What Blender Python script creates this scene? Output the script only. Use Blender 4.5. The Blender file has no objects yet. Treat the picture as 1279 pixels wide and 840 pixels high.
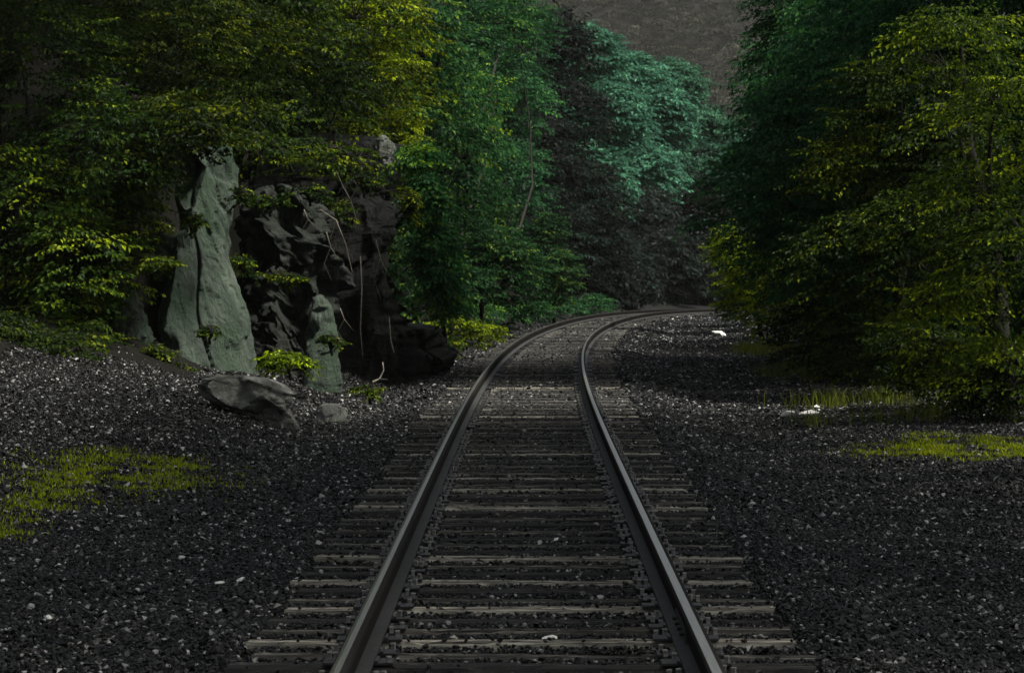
import bpy, math, random
import numpy as np
from mathutils import Vector, noise

SC = bpy.context.scene
COL = SC.collection
F = 4000.0          # focal length expressed in photo pixels
CAMZ = 1.78         # eye height above the sleeper tops
rng = np.random.default_rng(7)
random.seed(7)


# ------------------------------------------------------------------ layout
def at(px, py, d):
    """world point seen at that photo pixel, d metres ahead"""
    return np.array([(px - 639.5) / F * d, d, CAMZ - (py - 332.0) / F * d])


def track_x(y):
    y = np.asarray(y, float)
    y1 = 150.0
    c = np.clip(y, 20, y1) - 20
    o = (0.0166 * c) ** 3
    k = 0.0166 ** 3
    t = np.clip(y - y1, 0, None)
    o = o + 3 * k * (y1 - 20) ** 2 * t + 0.5 * 6 * k * (y1 - 20) * t ** 2
    return 0.0049 * y + o


def track_z(y):
    y = np.asarray(y, float)
    t = np.clip(y - 95, 0, 110)
    return -0.3 * (t / 48.0) ** 2


def sstep(a, b, x):
    t = np.clip((x - a) / (b - a), 0, 1)
    return t * t * (3 - 2 * t)


def wob(x, y, s=1.0):
    x = np.asarray(x, float) / s
    y = np.asarray(y, float) / s
    return (np.sin(x * 1.7 + np.sin(y * 1.3) * 1.2) * 0.5 + np.sin(y * 2.1 + np.sin(x * 2.9 + 1.0) + 0.4) * 0.3
            + np.sin(x * 4.3 + y * 3.7 + 2.0) * 0.2)


def ground_z(x, y):
    x = np.asarray(x, float)
    y = np.asarray(y, float)
    e = x - track_x(np.clip(y, -50, 230))
    a = np.abs(e)
    z = track_z(y) - 0.035 - 0.02 * (a < 1.32) - 0.12 * sstep(1.5, 2.3, a)
    # right hand side: level gravel, then the wood
    z = z + 0.10 * sstep(3.2, 5.0, e) + 0.03 * wob(x, y, 0.8) * sstep(1.6, 3.0, a)
    # left hand side: talus, then the cutting
    tal = 0.5 * sstep(-2.2, -4.3, e) * sstep(22, 40, y)
    near = 0.16 * np.clip(-e - 4.5, 0, 60)
    cut = 2.6 * sstep(-4.2, -5.2, e) * sstep(43, 47, y) * (1 - sstep(70, 90, y))
    hill = 0.75 * np.clip(-e - 4.2, 0, 60) * (1 - 0.93 * sstep(105, 165, y))
    k = sstep(38, 50, y)
    left = tal + near * (1 - k) + (cut + hill) * k
    z = z + np.where(e < 0, left, 0)
    return z


# ------------------------------------------------------------------ helpers
def tag(o, label=None, cat=None, group=None, kind=None):
    if label:
        o["label"] = label
    if cat:
        o["category"] = cat
    if group:
        o["group"] = group
    if kind:
        o["kind"] = kind
    return o


def link(name, me, parent=None):
    o = bpy.data.objects.new(name, me)
    COL.objects.link(o)
    if parent is not None:
        o.parent = parent
    return o


def empty(name, loc, rz=0.0):
    o = link(name, None)
    o.empty_display_size = 0.2
    o.location = loc
    o.rotation_euler = (0, 0, rz)
    return o


def np_mesh(name, V, Fc, mats, smooth=False, attr=None, midx=None):
    """V (n,3), Fc (m,k) array of equal sized faces"""
    me = bpy.data.meshes.new(name)
    V = np.ascontiguousarray(V, np.float32)
    Fc = np.ascontiguousarray(Fc, np.int32)
    m, k = Fc.shape
    me.vertices.add(len(V))
    me.vertices.foreach_set("co", V.ravel())
    me.loops.add(m * k)
    me.loops.foreach_set("vertex_index", Fc.ravel())
    me.polygons.add(m)
    me.polygons.foreach_set("loop_start", np.arange(0, m * k, k, dtype=np.int32))
    me.polygons.foreach_set("loop_total", np.full(m, k, np.int32))
    if midx is not None:
        me.polygons.foreach_set("material_index", np.ascontiguousarray(midx, np.int32))
    me.update(calc_edges=True)
    me.polygons.foreach_set("use_smooth", np.full(m, bool(smooth)))
    for mt in (mats if isinstance(mats, (list, tuple)) else [mats]):
        me.materials.append(mt)
    for n, a in (attr or {}).items():
        at_ = me.attributes.new(n, 'FLOAT', 'POINT')
        at_.data.foreach_set("value", np.ascontiguousarray(a, np.float32))
    return me


class MB:
    def __init__(s):
        s.v, s.f, s.n = [], [], 0

    def add(s, V, Fc):
        s.v.append(np.asarray(V, float))
        s.f.append(np.asarray(Fc, int) + s.n)
        s.n += len(V)

    def tube(s, pts, rad, n=6):
        pts = np.asarray(pts, float)
        rad = np.asarray(rad, float)
        t = np.gradient(pts, axis=0)
        t /= np.linalg.norm(t, axis=1)[:, None] + 1e-9
        ref = np.where(np.abs(t[:, 2:3]) > 0.9, [[1.0, 0, 0]], [[0, 0, 1.0]])
        u = np.cross(t, ref)
        u /= np.linalg.norm(u, axis=1)[:, None] + 1e-9
        w = np.cross(t, u)
        a = np.arange(n) * 2 * math.pi / n
        V = (pts[:, None] + rad[:, None, None] * (np.cos(a)[None, :, None] * u[:, None] + np.sin(a)[None, :, None] * w[:, None])).reshape(-1, 3)
        i, j = np.meshgrid(np.arange(len(pts) - 1), np.arange(n), indexing='ij')
        j2 = (j + 1) % n
        Q = np.stack([i * n + j, i * n + j2, (i + 1) * n + j2, (i + 1) * n + j], -1).reshape(-1, 4)
        s.add(V, Q)

    def box(s, x0, x1, y0, y1, z0, z1):
        V = [(x, y, z) for z in (z0, z1) for y in (y0, y1) for x in (x0, x1)]
        s.add(V, [(0, 2, 3, 1), (4, 5, 7, 6), (0, 1, 5, 4), (2, 6, 7, 3), (0, 4, 6, 2), (1, 3, 7, 5)])

    def mesh(s, name, mat, smooth=False):
        return np_mesh(name, np.concatenate(s.v), np.concatenate(s.f), mat, smooth)


# ------------------------------------------------------------------ materials
def new_mat(name):
    m = bpy.data.materials.new(name)
    m.use_nodes = True
    nt = m.node_tree
    b = nt.nodes["Principled BSDF"]
    return m, nt, b


def N(nt, typ, **kw):
    n = nt.nodes.new(typ)
    for k, v in kw.items():
        if k.startswith("i_"):
            n.inputs[k[2:].replace("_", " ")].default_value = v
        else:
            setattr(n, k, v)
    return n


def ramp(nt, fac, stops):
    r = nt.nodes.new("ShaderNodeValToRGB")
    el = r.color_ramp.elements
    el[0].position, el[0].color = stops[0][0], (*stops[0][1], 1)
    el[1].position, el[1].color = stops[-1][0], (*stops[-1][1], 1)
    for p, c in stops[1:-1]:
        e = el.new(p)
        e.color = (*c, 1)
    nt.links.new(fac, r.inputs[0])
    return r.outputs[0]


def noise_fac(nt, scale, detail=6, rough=0.6, dist=0.0, vec=None, stretch=None):
    tc = N(nt, "ShaderNodeTexCoord")
    src = tc.outputs["Object"]
    if stretch:
        mp = N(nt, "ShaderNodeMapping")
        mp.inputs["Scale"].default_value = stretch[:3]
        if len(stretch) > 3:
            mp.inputs["Rotation"].default_value = stretch[3:]
        nt.links.new(src, mp.inputs[0])
        src = mp.outputs[0]
    n = N(nt, "ShaderNodeTexNoise")
    n.inputs["Scale"].default_value = scale
    n.inputs["Detail"].default_value = detail
    n.inputs["Roughness"].default_value = rough
    n.inputs["Distortion"].default_value = dist
    nt.links.new(src, n.inputs["Vector"])
    return n.outputs["Fac"]


def bump(nt, b, fac, strength, dist):
    bp = N(nt, "ShaderNodeBump")
    bp.inputs["Strength"].default_value = strength
    bp.inputs["Distance"].default_value = dist
    nt.links.new(fac, bp.inputs["Height"])
    nt.links.new(bp.outputs[0], b.inputs["Normal"])


def leaf_mat(name, c0, c1, c2, trans=0.38, spec=0.06):
    m, nt, b = new_mat(name)
    a = N(nt, "ShaderNodeAttribute", attribute_name="leaf_tone")
    col = ramp(nt, a.outputs["Fac"], [(0.0, c0), (0.55, c1), (1.0, c2)])
    nt.links.new(col, b.inputs["Base Color"])
    b.inputs["Roughness"].default_value = 0.5
    b.inputs["Specular IOR Level"].default_value = spec
    oi_ = N(nt, "ShaderNodeObjectInfo")
    hs = N(nt, "ShaderNodeHueSaturation")
    for soc, lo_, hi_ in (("Value", .65, 1.4), ("Hue", .499, .517)):
        mr = N(nt, "ShaderNodeMapRange")
        mr.inputs["To Min"].default_value = lo_
        mr.inputs["To Max"].default_value = hi_
        nt.links.new(oi_.outputs["Random"], mr.inputs["Value"])
        nt.links.new(mr.outputs[0], hs.inputs[soc])
    nt.links.new(col, hs.inputs["Color"])
    col = hs.outputs["Color"]
    nt.links.new(col, b.inputs["Base Color"])
    t = N(nt, "ShaderNodeBsdfTranslucent")
    nt.links.new(col, t.inputs["Color"])
    mx = N(nt, "ShaderNodeMixShader")
    mx.inputs[0].default_value = trans
    nt.links.new(b.outputs[0], mx.inputs[1])
    nt.links.new(t.outputs[0], mx.inputs[2])
    nt.links.new(mx.outputs[0], nt.nodes["Material Output"].inputs["Surface"])
    return m


def rock_mat(name, lo, mid, hi, moss, moss_amt=0.5, stretch=(1, 1, 0.35), sc=2.2):
    m, nt, b = new_mat(name)
    f1 = noise_fac(nt, sc, 9, 0.68, 0.6, stretch=stretch)
    c = ramp(nt, f1, [(0.33, lo), (0.52, mid), (0.72, hi)])
    f2 = noise_fac(nt, 1.3, 6, 0.65, 0.3)
    r2 = ramp(nt, f2, [(0.5 - 0.25 * moss_amt, (0, 0, 0)), (0.62, (1, 1, 1))])
    mx = N(nt, "ShaderNodeMix", data_type='RGBA')
    nt.links.new(r2, mx.inputs["Factor"])
    nt.links.new(c, mx.inputs["A"])
    mx.inputs["B"].default_value = (*moss, 1)
    nt.links.new(mx.outputs["Result"], b.inputs["Base Color"])
    b.inputs["Roughness"].default_value = 0.85
    b.inputs["Specular IOR Level"].default_value = 0.25
    f3 = noise_fac(nt, 9.0, 10, 0.7, 0.4, stretch=stretch)
    bump(nt, b, f3, 1.0, 0.12)
    return m


def simple_mat(name, stops, scale=6, rough=0.8, spec=0.3, metal=0.0, stretch=None, bmp=0.5, bd=0.01):
    m, nt, b = new_mat(name)
    f = noise_fac(nt, scale, 8, 0.65, 0.2, stretch=stretch)
    nt.links.new(ramp(nt, f, stops), b.inputs["Base Color"])
    b.inputs["Roughness"].default_value = rough
    b.inputs["Specular IOR Level"].default_value = spec
    b.inputs["Metallic"].default_value = metal
    bump(nt, b, f, bmp, bd)
    return m


M = {}
M['leaf_yellow'] = leaf_mat("leaf_yellow", (.010, .020, .003), (.072, .102, .004), (.34, .37, .006))
M['leaf_gold'] = leaf_mat('leaf_gold', (.040, .060, .003), (.25, .32, .004), (.50, .58, .006))
M['leaf_olive'] = leaf_mat("leaf_olive", (.006, .014, .003), (.034, .060, .004), (.21, .24, .006))
M['leaf_green'] = leaf_mat("leaf_green", (.008, .032, .009), (.027, .088, .022), (.18, .26, .014))
M['leaf_deep'] = leaf_mat("leaf_deep", (.010, .036, .012), (.024, .088, .026), (.08, .20, .04))
M['leaf_teal'] = leaf_mat("leaf_teal", (.014, .042, .023), (.040, .125, .066), (.10, .25, .125))
M['leaf_far_shade'] = leaf_mat("leaf_far_shade", (.008, .011, .0085), (.013, .020, .015), (.028, .072, .046))  # far wood's shade and brown haze put into the leaf colour
M['leaf_hill'] = leaf_mat('leaf_hill', (.005, .006, .004), (.045, .048, .034), (.15, .155, .11))
M['grass'] = leaf_mat("grass_blade", (.05, .06, .004), (.20, .24, .005), (.42, .42, .01), 0.3)
M['weed'] = leaf_mat("weed_blade", (.05, .065, .008), (.10, .12, .010), (.18, .18, .03), 0.3)
M['litter'] = leaf_mat("dry_leaf", (.04, .037, .029), (.11, .105, .09), (.34, .33, .30), 0.1, 0.4)
M['bark'] = simple_mat("bark", [(0.3, (.007, .0065, .005)), (0.7, (.022, .020, .016))], 14, 0.9, 0.2, stretch=(1, 1, .2), bd=.03)
M['dead'] = simple_mat("dead_wood", [(0.3, (.05, .045, .034)), (0.7, (.17, .155, .125))], 20, 0.8, 0.2)
M['rock_green'] = rock_mat("rock_green", (.012, .015, .012), (.052, .066, .050), (.14, .16, .125), (.024, .046, .024), 0.5)
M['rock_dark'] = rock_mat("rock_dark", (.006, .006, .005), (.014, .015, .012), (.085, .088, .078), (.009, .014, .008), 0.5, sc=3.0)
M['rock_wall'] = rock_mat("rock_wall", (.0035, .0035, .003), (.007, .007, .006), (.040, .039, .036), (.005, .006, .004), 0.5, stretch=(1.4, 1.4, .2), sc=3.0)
M['rock_grey'] = rock_mat("rock_grey", (.05, .05, .045), (.14, .145, .125), (.26, .26, .24), (.09, .105, .07), 0.3, stretch=(1, 1, .8), sc=5)
M['rock_pale'] = rock_mat('rock_pale', (.09, .09, .08), (.22, .22, .195), (.40, .40, .36), (.13, .15, .10), 0.3, stretch=(1, 1, .8), sc=6)
M['rock_boulder'] = rock_mat('rock_boulder', (.035, .035, .03), (.15, .15, .13), (.42, .42, .38), (.065, .072, .052), 0.4, stretch=(1, 1, .8), sc=4)
M['pale_stone'] = simple_mat("pale_stone", [(0.3, (.42, .41, .36)), (0.7, (.78, .77, .70))], 30, 0.7)
M['tie'] = simple_mat("sleeper_wood", [(0.44, (.003, .003, .0025)), (0.56, (.012, .011, .009)), (0.70, (.10, .094, .077))], 5, 0.8, 0.3, stretch=(.35, 9, 4), bmp=.8, bd=.012)
M['tie_mid'] = simple_mat('sleeper_wood_worn', [(0.40, (.004, .004, .003)), (0.54, (.05, .047, .038)), (0.68, (.26, .245, .196))], 5, 0.8, 0.2, stretch=(.35, 9, 4), bmp=.8, bd=.012)
M['tie_pale'] = simple_mat("sleeper_wood_pale", [(0.38, (.007, .007, .006)), (0.52, (.15, .14, .108)), (0.66, (.50, .47, .36))], 5, 0.8, 0.3, stretch=(.35, 9, 4), bmp=.8, bd=.012)
M['rail_side'] = simple_mat("rail_rust", [(0.3, (.006, .0055, .005)), (0.7, (.016, .014, .012))], 25, 0.85, 0.05, 0.0)
M['rail_foot'] = simple_mat("rail_foot", [(0.3, (.008, .008, .007)), (0.7, (.035, .035, .033))], 18, 0.7, 0.15, 0.0)
M['rail_top'] = simple_mat("rail_polished", [(0.35, (.08, .077, .058)), (0.7, (.24, .235, .19))], 7, 0.3, 0.5, 0.8, stretch=(30, .4, 1), bmp=.15, bd=.002)
M['plate'] = simple_mat("iron_plate", [(0.3, (.007, .0065, .006)), (0.7, (.02, .018, .016))], 30, 0.6, 0.4)
M['spike'] = simple_mat("spike_iron", [(0.3, (.08, .077, .068)), (0.7, (.34, .33, .30))], 40, 0.5, 0.5, .2)

# gravel on the ground sheet
m, nt, b = new_mat("gravel_ground")
f = noise_fac(nt, 26, 6, 0.75)
c = ramp(nt, f, [(0.35, (.002, .002, .002)), (0.55, (.006, .006, .0055)), (0.72, (.03, .03, .027))])
f9 = noise_fac(nt, 7, 8, 0.7)
c9 = ramp(nt, f9, [(0.35, (.003, .003, .002)), (0.7, (.010, .0095, .006))])
am = N(nt, "ShaderNodeAttribute", attribute_name="mould")
mx = N(nt, "ShaderNodeMix", data_type='RGBA')
nt.links.new(am.outputs["Fac"], mx.inputs["Factor"])
nt.links.new(c, mx.inputs["A"])
nt.links.new(c9, mx.inputs["B"])
nt.links.new(mx.outputs["Result"], b.inputs["Base Color"])
b.inputs["Roughness"].default_value = 0.9
b.inputs["Specular IOR Level"].default_value = 0.1
bump(nt, b, f, 1.0, 0.05)
M['ground'] = m
m, nt, b = new_mat("ballast_stone")
oi = N(nt, "ShaderNodeObjectInfo")
c = ramp(nt, oi.outputs["Random"], [(0.0, (.003, .003, .0028)), (0.60, (.0055, .0055, .005)), (0.84, (.013, .013, .012)), (0.94, (.04, .04, .037)), (1.0, (.32, .315, .295))])
nt.links.new(c, b.inputs["Base Color"])
b.inputs["Roughness"].default_value = 0.5
b.inputs["Specular IOR Level"].default_value = 0.16
M['stone'] = m
M['hill'] = simple_mat("hill_soil", [(0.3, (.004, .004, .003)), (0.7, (.008, .008, .006))], .2, 0.95)

# ------------------------------------------------------------------ world, sun, camera
SUN_EL, SUN_AZ = math.radians(60), math.radians(106)   # azimuth clockwise from +Y (high, from the right)
w = bpy.data.worlds.new("World")
SC.world = w
w.use_nodes = True
wn = w.node_tree
sky = wn.nodes.new("ShaderNodeTexSky")
sky.sky_type = 'NISHITA'
sky.sun_disc = False
sky.sun_elevation = SUN_EL
sky.sun_rotation = SUN_AZ
sky.air_density = 1.0
sky.dust_density = 3.0
hz_ = wn.nodes.new("ShaderNodeHueSaturation")     # thin overcast: a paler, greyer sky
hz_.inputs["Saturation"].default_value = 0.35
wn.links.new(sky.outputs[0], hz_.inputs["Color"])
wn.links.new(hz_.outputs[0], wn.nodes["Background"].inputs["Color"])
wn.nodes["Background"].inputs["Strength"].default_value = 0.072
sl = bpy.data.lights.new("sun", 'SUN')
sl.energy = 5.0
sl.angle = math.radians(12)
sl.color = (1.0, 0.97, 0.91)
so = bpy.data.objects.new("sun", sl)
COL.objects.link(so)
sd = Vector((math.sin(SUN_AZ) * math.cos(SUN_EL), math.cos(SUN_AZ) * math.cos(SUN_EL), math.sin(SUN_EL)))
so.rotation_euler = sd.to_track_quat('Z', 'Y').to_euler()
so.location = sd * 200

cam = bpy.data.cameras.new("camera")
cam.sensor_width = 36
cam.lens = F / 1279 * 36
cam.clip_start = 0.5
cam.clip_end = 4000
cam.dof.use_dof = True
cam.dof.focus_distance = 27
cam.dof.aperture_fstop = 16
co = bpy.data.objects.new("camera", cam)
COL.objects.link(co)
co.location = (0, 0, CAMZ)
co.rotation_euler = (math.radians(90) - math.atan(88 / F), 0, 0)
SC.camera = co
SC.view_settings.view_transform = 'Standard'
SC.view_settings.look = 'None'
SC.view_settings.exposure = 0.9
SC.view_settings.gamma = 1.0
SC.cycles.use_denoising = True
SC.cycles.max_bounces = 6
SC.cycles.diffuse_bounces = 2
SC.cycles.glossy_bounces = 2
SC.cycles.transmission_bounces = 3
SC.cycles.volume_bounces = 0
SC.cycles.sample_clamp_indirect = 4

# ------------------------------------------------------------------ ground
xs = np.concatenate([np.linspace(-700, -60, 17), np.linspace(-58, -12, 34), np.arange(-11.7, 12, 0.2), np.linspace(12.5, 60, 34), np.linspace(65, 700, 17)])
ys = np.concatenate([np.linspace(-60, 8, 18), np.arange(9, 70, 0.25), np.linspace(71, 180, 110), np.linspace(185, 900, 60)])
X, Y = np.meshgrid(xs, ys)
Z = ground_z(X, Y)
nx, ny = len(xs), len(ys)
i, j = np.meshgrid(np.arange(ny - 1), np.arange(nx - 1), indexing='ij')
Q = np.stack([i * nx + j, i * nx + j + 1, (i + 1) * nx + j + 1, (i + 1) * nx + j], -1).reshape(-1, 4)
E_ = X - track_x(np.clip(Y, -50, 230))
mould = np.maximum(sstep(-4.2, -4.8, E_ + .3 * wob(X, Y, .9)), sstep(5.0, 6.0, E_ + .3 * wob(X, Y, .9)))
g = link("ground", np_mesh("ground", np.stack([X, Y, Z], -1).reshape(-1, 3), Q, M['ground'], True, {"mould": mould.ravel()}))
tag(g, "dark gravel ground with talus under the cliff", "ground", kind="structure")

# far hill behind the bend
hx = np.linspace(-320, 420, 90)
hy = np.linspace(480, 880, 40)
X, Y = np.meshgrid(hx, hy)


def hill_z(x, y):
    return -14 + 100 * sstep(470, 800, y) + 4 * wob(x, y, 25) * sstep(480, 560, y)


Z = hill_z(X, Y)
nx, ny = len(hx), len(hy)
i, j = np.meshgrid(np.arange(ny - 1), np.arange(nx - 1), indexing='ij')
Q = np.stack([i * nx + j, i * nx + j + 1, (i + 1) * nx + j + 1, (i + 1) * nx + j], -1).reshape(-1, 4)
tag(link("hill", np_mesh("hill", np.stack([X, Y, Z], -1).reshape(-1, 3), Q, M['hill'], True)),
    "far wooded hillside fading in haze above the bend", "hill", kind="structure")


# ------------------------------------------------------------------ rails
def sweep(name, ysamp, off, profile, mats, midx, closed=True):
    cx = track_x(ysamp)
    cz = track_z(ysamp)
    dx = np.gradient(cx, ysamp)
    nrm = np.stack([np.ones_like(dx), -dx], -1)
    nrm /= np.linalg.norm(nrm, axis=1)[:, None]
    P = np.asarray(profile, float)
    k = len(P)
    V = np.empty((len(ysamp), k, 3))
    V[:, :, 0] = cx[:, None] + nrm[:, 0:1] * (off + P[:, 0])[None]
    V[:, :, 1] = ysamp[:, None] + nrm[:, 1:2] * (off + P[:, 0])[None]
    V[:, :, 2] = cz[:, None] + P[:, 1][None]
    i, j = np.meshgrid(np.arange(len(ysamp) - 1), np.arange(k), indexing='ij')
    j2 = (j + 1) % k
    Q = np.stack([i * k + j, (i + 1) * k + j, (i + 1) * k + j2, i * k + j2], -1).reshape(-1, 4)
    mi = np.tile(np.asarray(midx), len(ysamp) - 1)
    return np_mesh(name, V.reshape(-1, 3), Q, mats, False, midx=mi)


half = [(.070, .016), (.070, .028), (.016, .050), (.012, .118), (.034, .132), (.037, .150), (.035, .172), (.026, .181), (.012, .1835)]
prof = half + [(-a, b_) for a, b_ in reversed(half)]
# material per profile edge: 0 rust side, 1 foot, 2 polished head
mi = [1, 1, 0, 0, 0, 0, 0, 0, 2, 2, 0, 0, 0, 0, 0, 1, 1, 0]  # running band narrowed to one side in colour to draw a lit line
ysr = np.concatenate([np.arange(-3, 60, 0.6), np.arange(60, 215, 1.0)])
for nm_lab, off in (("outer steel rail with a polished head, left one of the pair", -0.7525),
                    ("inner steel rail with a polished head, right one of the pair", 0.7525)):
    r = link("rail", sweep("rail", ysr, off, prof, [M['rail_side'], M['rail_foot'], M['rail_top']], mi))
    tag(r, nm_lab, "rail", "steel rails of the single track")
    if off > 0:      # bolted joint near the bottom of the picture
        yj = 15.1
        jb = MB()
        for sgn in (-1, 1):
            xx = float(track_x(yj)) + off + sgn * .024
            jb.box(xx - .008, xx + .008, yj - .45, yj + .45, .05, .118)
            for q in range(4):
                yy = yj - .33 + .22 * q
                jb.tube([(xx + sgn * .008, yy, .085), (xx + sgn * .028, yy, .085)], [.014, .014], 6)
        link("joint_bar", jb.mesh("joint_bar", M['plate']), r)

# ------------------------------------------------------------------ sleepers


def tie_mesh(seed):
    """worn timber with rounded, splintered edges"""
    rs = np.random.default_rng(seed)
    L, W, H = 2.6 + rs.uniform(-.05, .05), .168 + rs.uniform(-.02, .015), .17
    nxs = 40
    t = np.linspace(-L / 2, L / 2, nxs)
    prof_ = np.array([(-.5, -1), (-.5, -.2), (-.45, -.05), (-.33, 0), (-.27, -.03), (-.2, 0), (-.06, -.01), (0, -.05), (.06, 0), (.2, -.01), (.26, -.05), (.33, 0), (.45, -.05), (.5, -.2), (.5, -1)])
    prof_[3:12, 1] *= rs.uniform(.2, 1.6, 9)
    k = len(prof_)
    V = np.zeros((nxs, k, 3))
    V[:, :, 0] = t[:, None]
    V[:, :, 1] = prof_[:, 0] * W + rs.normal(0, .0012, (nxs, k)) + np.cumsum(rs.normal(0, .0006, nxs))[:, None]
    V[:, :, 2] = prof_[:, 1] * H + rs.normal(0, .0018, (nxs, k)) * (prof_[:, 1] > -.5)
    V[0, :, 0] += rs.uniform(0, .03, k)
    V[-1, :, 0] -= rs.uniform(0, .03, k)
    # a few splits
    for _ in range(7):
        a = rs.integers(2, nxs - 9)
        V[a:a + rs.integers(4, 8), rs.integers(2, 12), 2] -= rs.uniform(.01, .025)
    i, j = np.meshgrid(np.arange(nxs - 1), np.arange(k - 1), indexing='ij')
    Q = np.stack([i * k + j, (i + 1) * k + j, (i + 1) * k + j + 1, i * k + j + 1], -1).reshape(-1, 4)
    me = bpy.data.meshes.new("sleeper")
    faces = [tuple(q) for q in Q] + [tuple(range(k)), tuple((nxs - 1) * k + q for q in reversed(range(k)))]
    me.from_pydata(V.reshape(-1, 3).tolist(), [], faces)
    return me


tie_variants = []
for s in range(8):
    me = tie_mesh(100 + s)
    me.materials.append(M['tie'])
    mp = me.copy()
    mp.materials.clear()
    mp.materials.append(M['tie_pale'])
    mm = me.copy()
    mm.materials.clear()
    mm.materials.append(M['tie_mid'])
    tie_variants.append((me, mp, mm))
pl = MB()
pl.box(-.155, .155, -.085, .085, .001, .011)
pl.box(-.088, -.074, -.09, .09, .013, .021)
pl.box(.074, .088, -.09, .09, .013, .021)
plate_me = pl.mesh("tie_plate", M['plate'])
sp = MB()
sp.box(-.009, .009, -.009, .009, .013, .045)
sp.box(-.011, .011, -.012, .012, .036, .044)
spike_me = sp.mesh("spike", M['spike'])

y = 13.3
tie_y = []
pale_at = {}
while y < 158 and len(tie_y) < 292:
    tie_y.append(y)
    y += 0.5 + random.uniform(-.035, .035)
pale_y = [15.3, 16.6, 18.35, 19.4, 23.8, 25.5, 27.0, 30.4, 38.0, 47.0]
pale_lab = ["pale weathered sleeper at the bottom edge, the nearest bleached one",
            "second nearest of the bleached sleepers, rough and pale along its top",
            "third nearest of the bleached sleepers, its left end sticking out pale",
            "fourth nearest bleached sleeper, with bright ends on both sides",
            "fifth nearest bleached sleeper, a pale line across the whole track",
            "sixth nearest bleached sleeper, brightest one in the middle of the track",
            "seventh nearest bleached sleeper, splintered and pale",
            "eighth nearest bleached sleeper, before the rails start to bend",
            "ninth nearest bleached sleeper, where the rails start to bend",
            "farthest of the bleached sleepers, pale bar before the bend"]
pale_i = {int(np.argmin(np.abs(np.array(tie_y) - py))): k for k, py in enumerate(pale_y)}
for n, y in enumerate(tie_y):
    cx = float(track_x(y))
    slope = float(track_x(y + .5) - track_x(y - .5))
    var = tie_variants[random.randrange(8)]
    worn = n % 7 in (1, 3, 5) and n not in pale_i
    me = var[1] if n in pale_i else (var[2] if worn else var[0])
    t = link("railway_sleeper", me)
    t.location = (cx + random.uniform(-.05, .05), y, float(track_z(y)) + random.uniform(-.018, .006))
    t.rotation_euler = (random.uniform(-.02, .02), random.uniform(-.006, .006), -math.atan(slope) + random.uniform(-.018, .018))
    if n in pale_i:
        tag(t, pale_lab[pale_i[n]], "railway sleeper", "wooden sleepers under the rails")
    elif worn:
        tag(t, "half bleached wooden sleeper with worn grey streaks along its top", "railway sleeper", "half bleached sleepers under the rails")
    else:
        tag(t, "dark weathered wooden sleeper half sunk in the ballast", "railway sleeper", "wooden sleepers under the rails")
    if y < 75:
        ox = t.location.x - cx
        for s_ in (-1, 1):
            p = link("tie_plate", plate_me, t)
            p.location = (s_ * .7525 - ox, 0, 0.004)
            if y < 45:
                for qx, qy in ((-.10, -.05), (.10, .05), (.135, -.05), (-.135, .05)):
                    if random.random() < .9:
                        k = link("spike", spike_me, p)
                        k.location = (qx, qy, random.uniform(-.008, .02))
                        k.rotation_euler = (0, random.uniform(-.1, .1), random.uniform(-.3, .3))


# ------------------------------------------------------------------ stones
def hull_mesh(name, seed, mat, flat=0.6, n=11):
    import bmesh
    rs = np.random.default_rng(seed)
    p = rs.normal(size=(n, 3))
    p /= np.linalg.norm(p, axis=1)[:, None]
    p *= rs.uniform(.75, 1.0, (n, 1)) * np.array([1, rs.uniform(.6, .95), flat * rs.uniform(.7, 1.2)])
    bm = bmesh.new()
    vs = [bm.verts.new(q) for q in p]
    r = bmesh.ops.convex_hull(bm, input=vs)
    junk = [e for e in r['geom_interior'] if isinstance(e, bmesh.types.BMVert)]
    bmesh.ops.delete(bm, geom=junk, context='VERTS')
    me = bpy.data.meshes.new(name)
    bm.to_mesh(me)
    bm.free()
    me.materials.append(mat)
    return me


stone_col = bpy.data.collections.new("stone_shapes")
for s in range(12):
    stone_col.objects.link(bpy.data.objects.new("stone_shape", hull_mesh("stone_shape", 300 + s, M['stone'], .65)))


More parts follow.
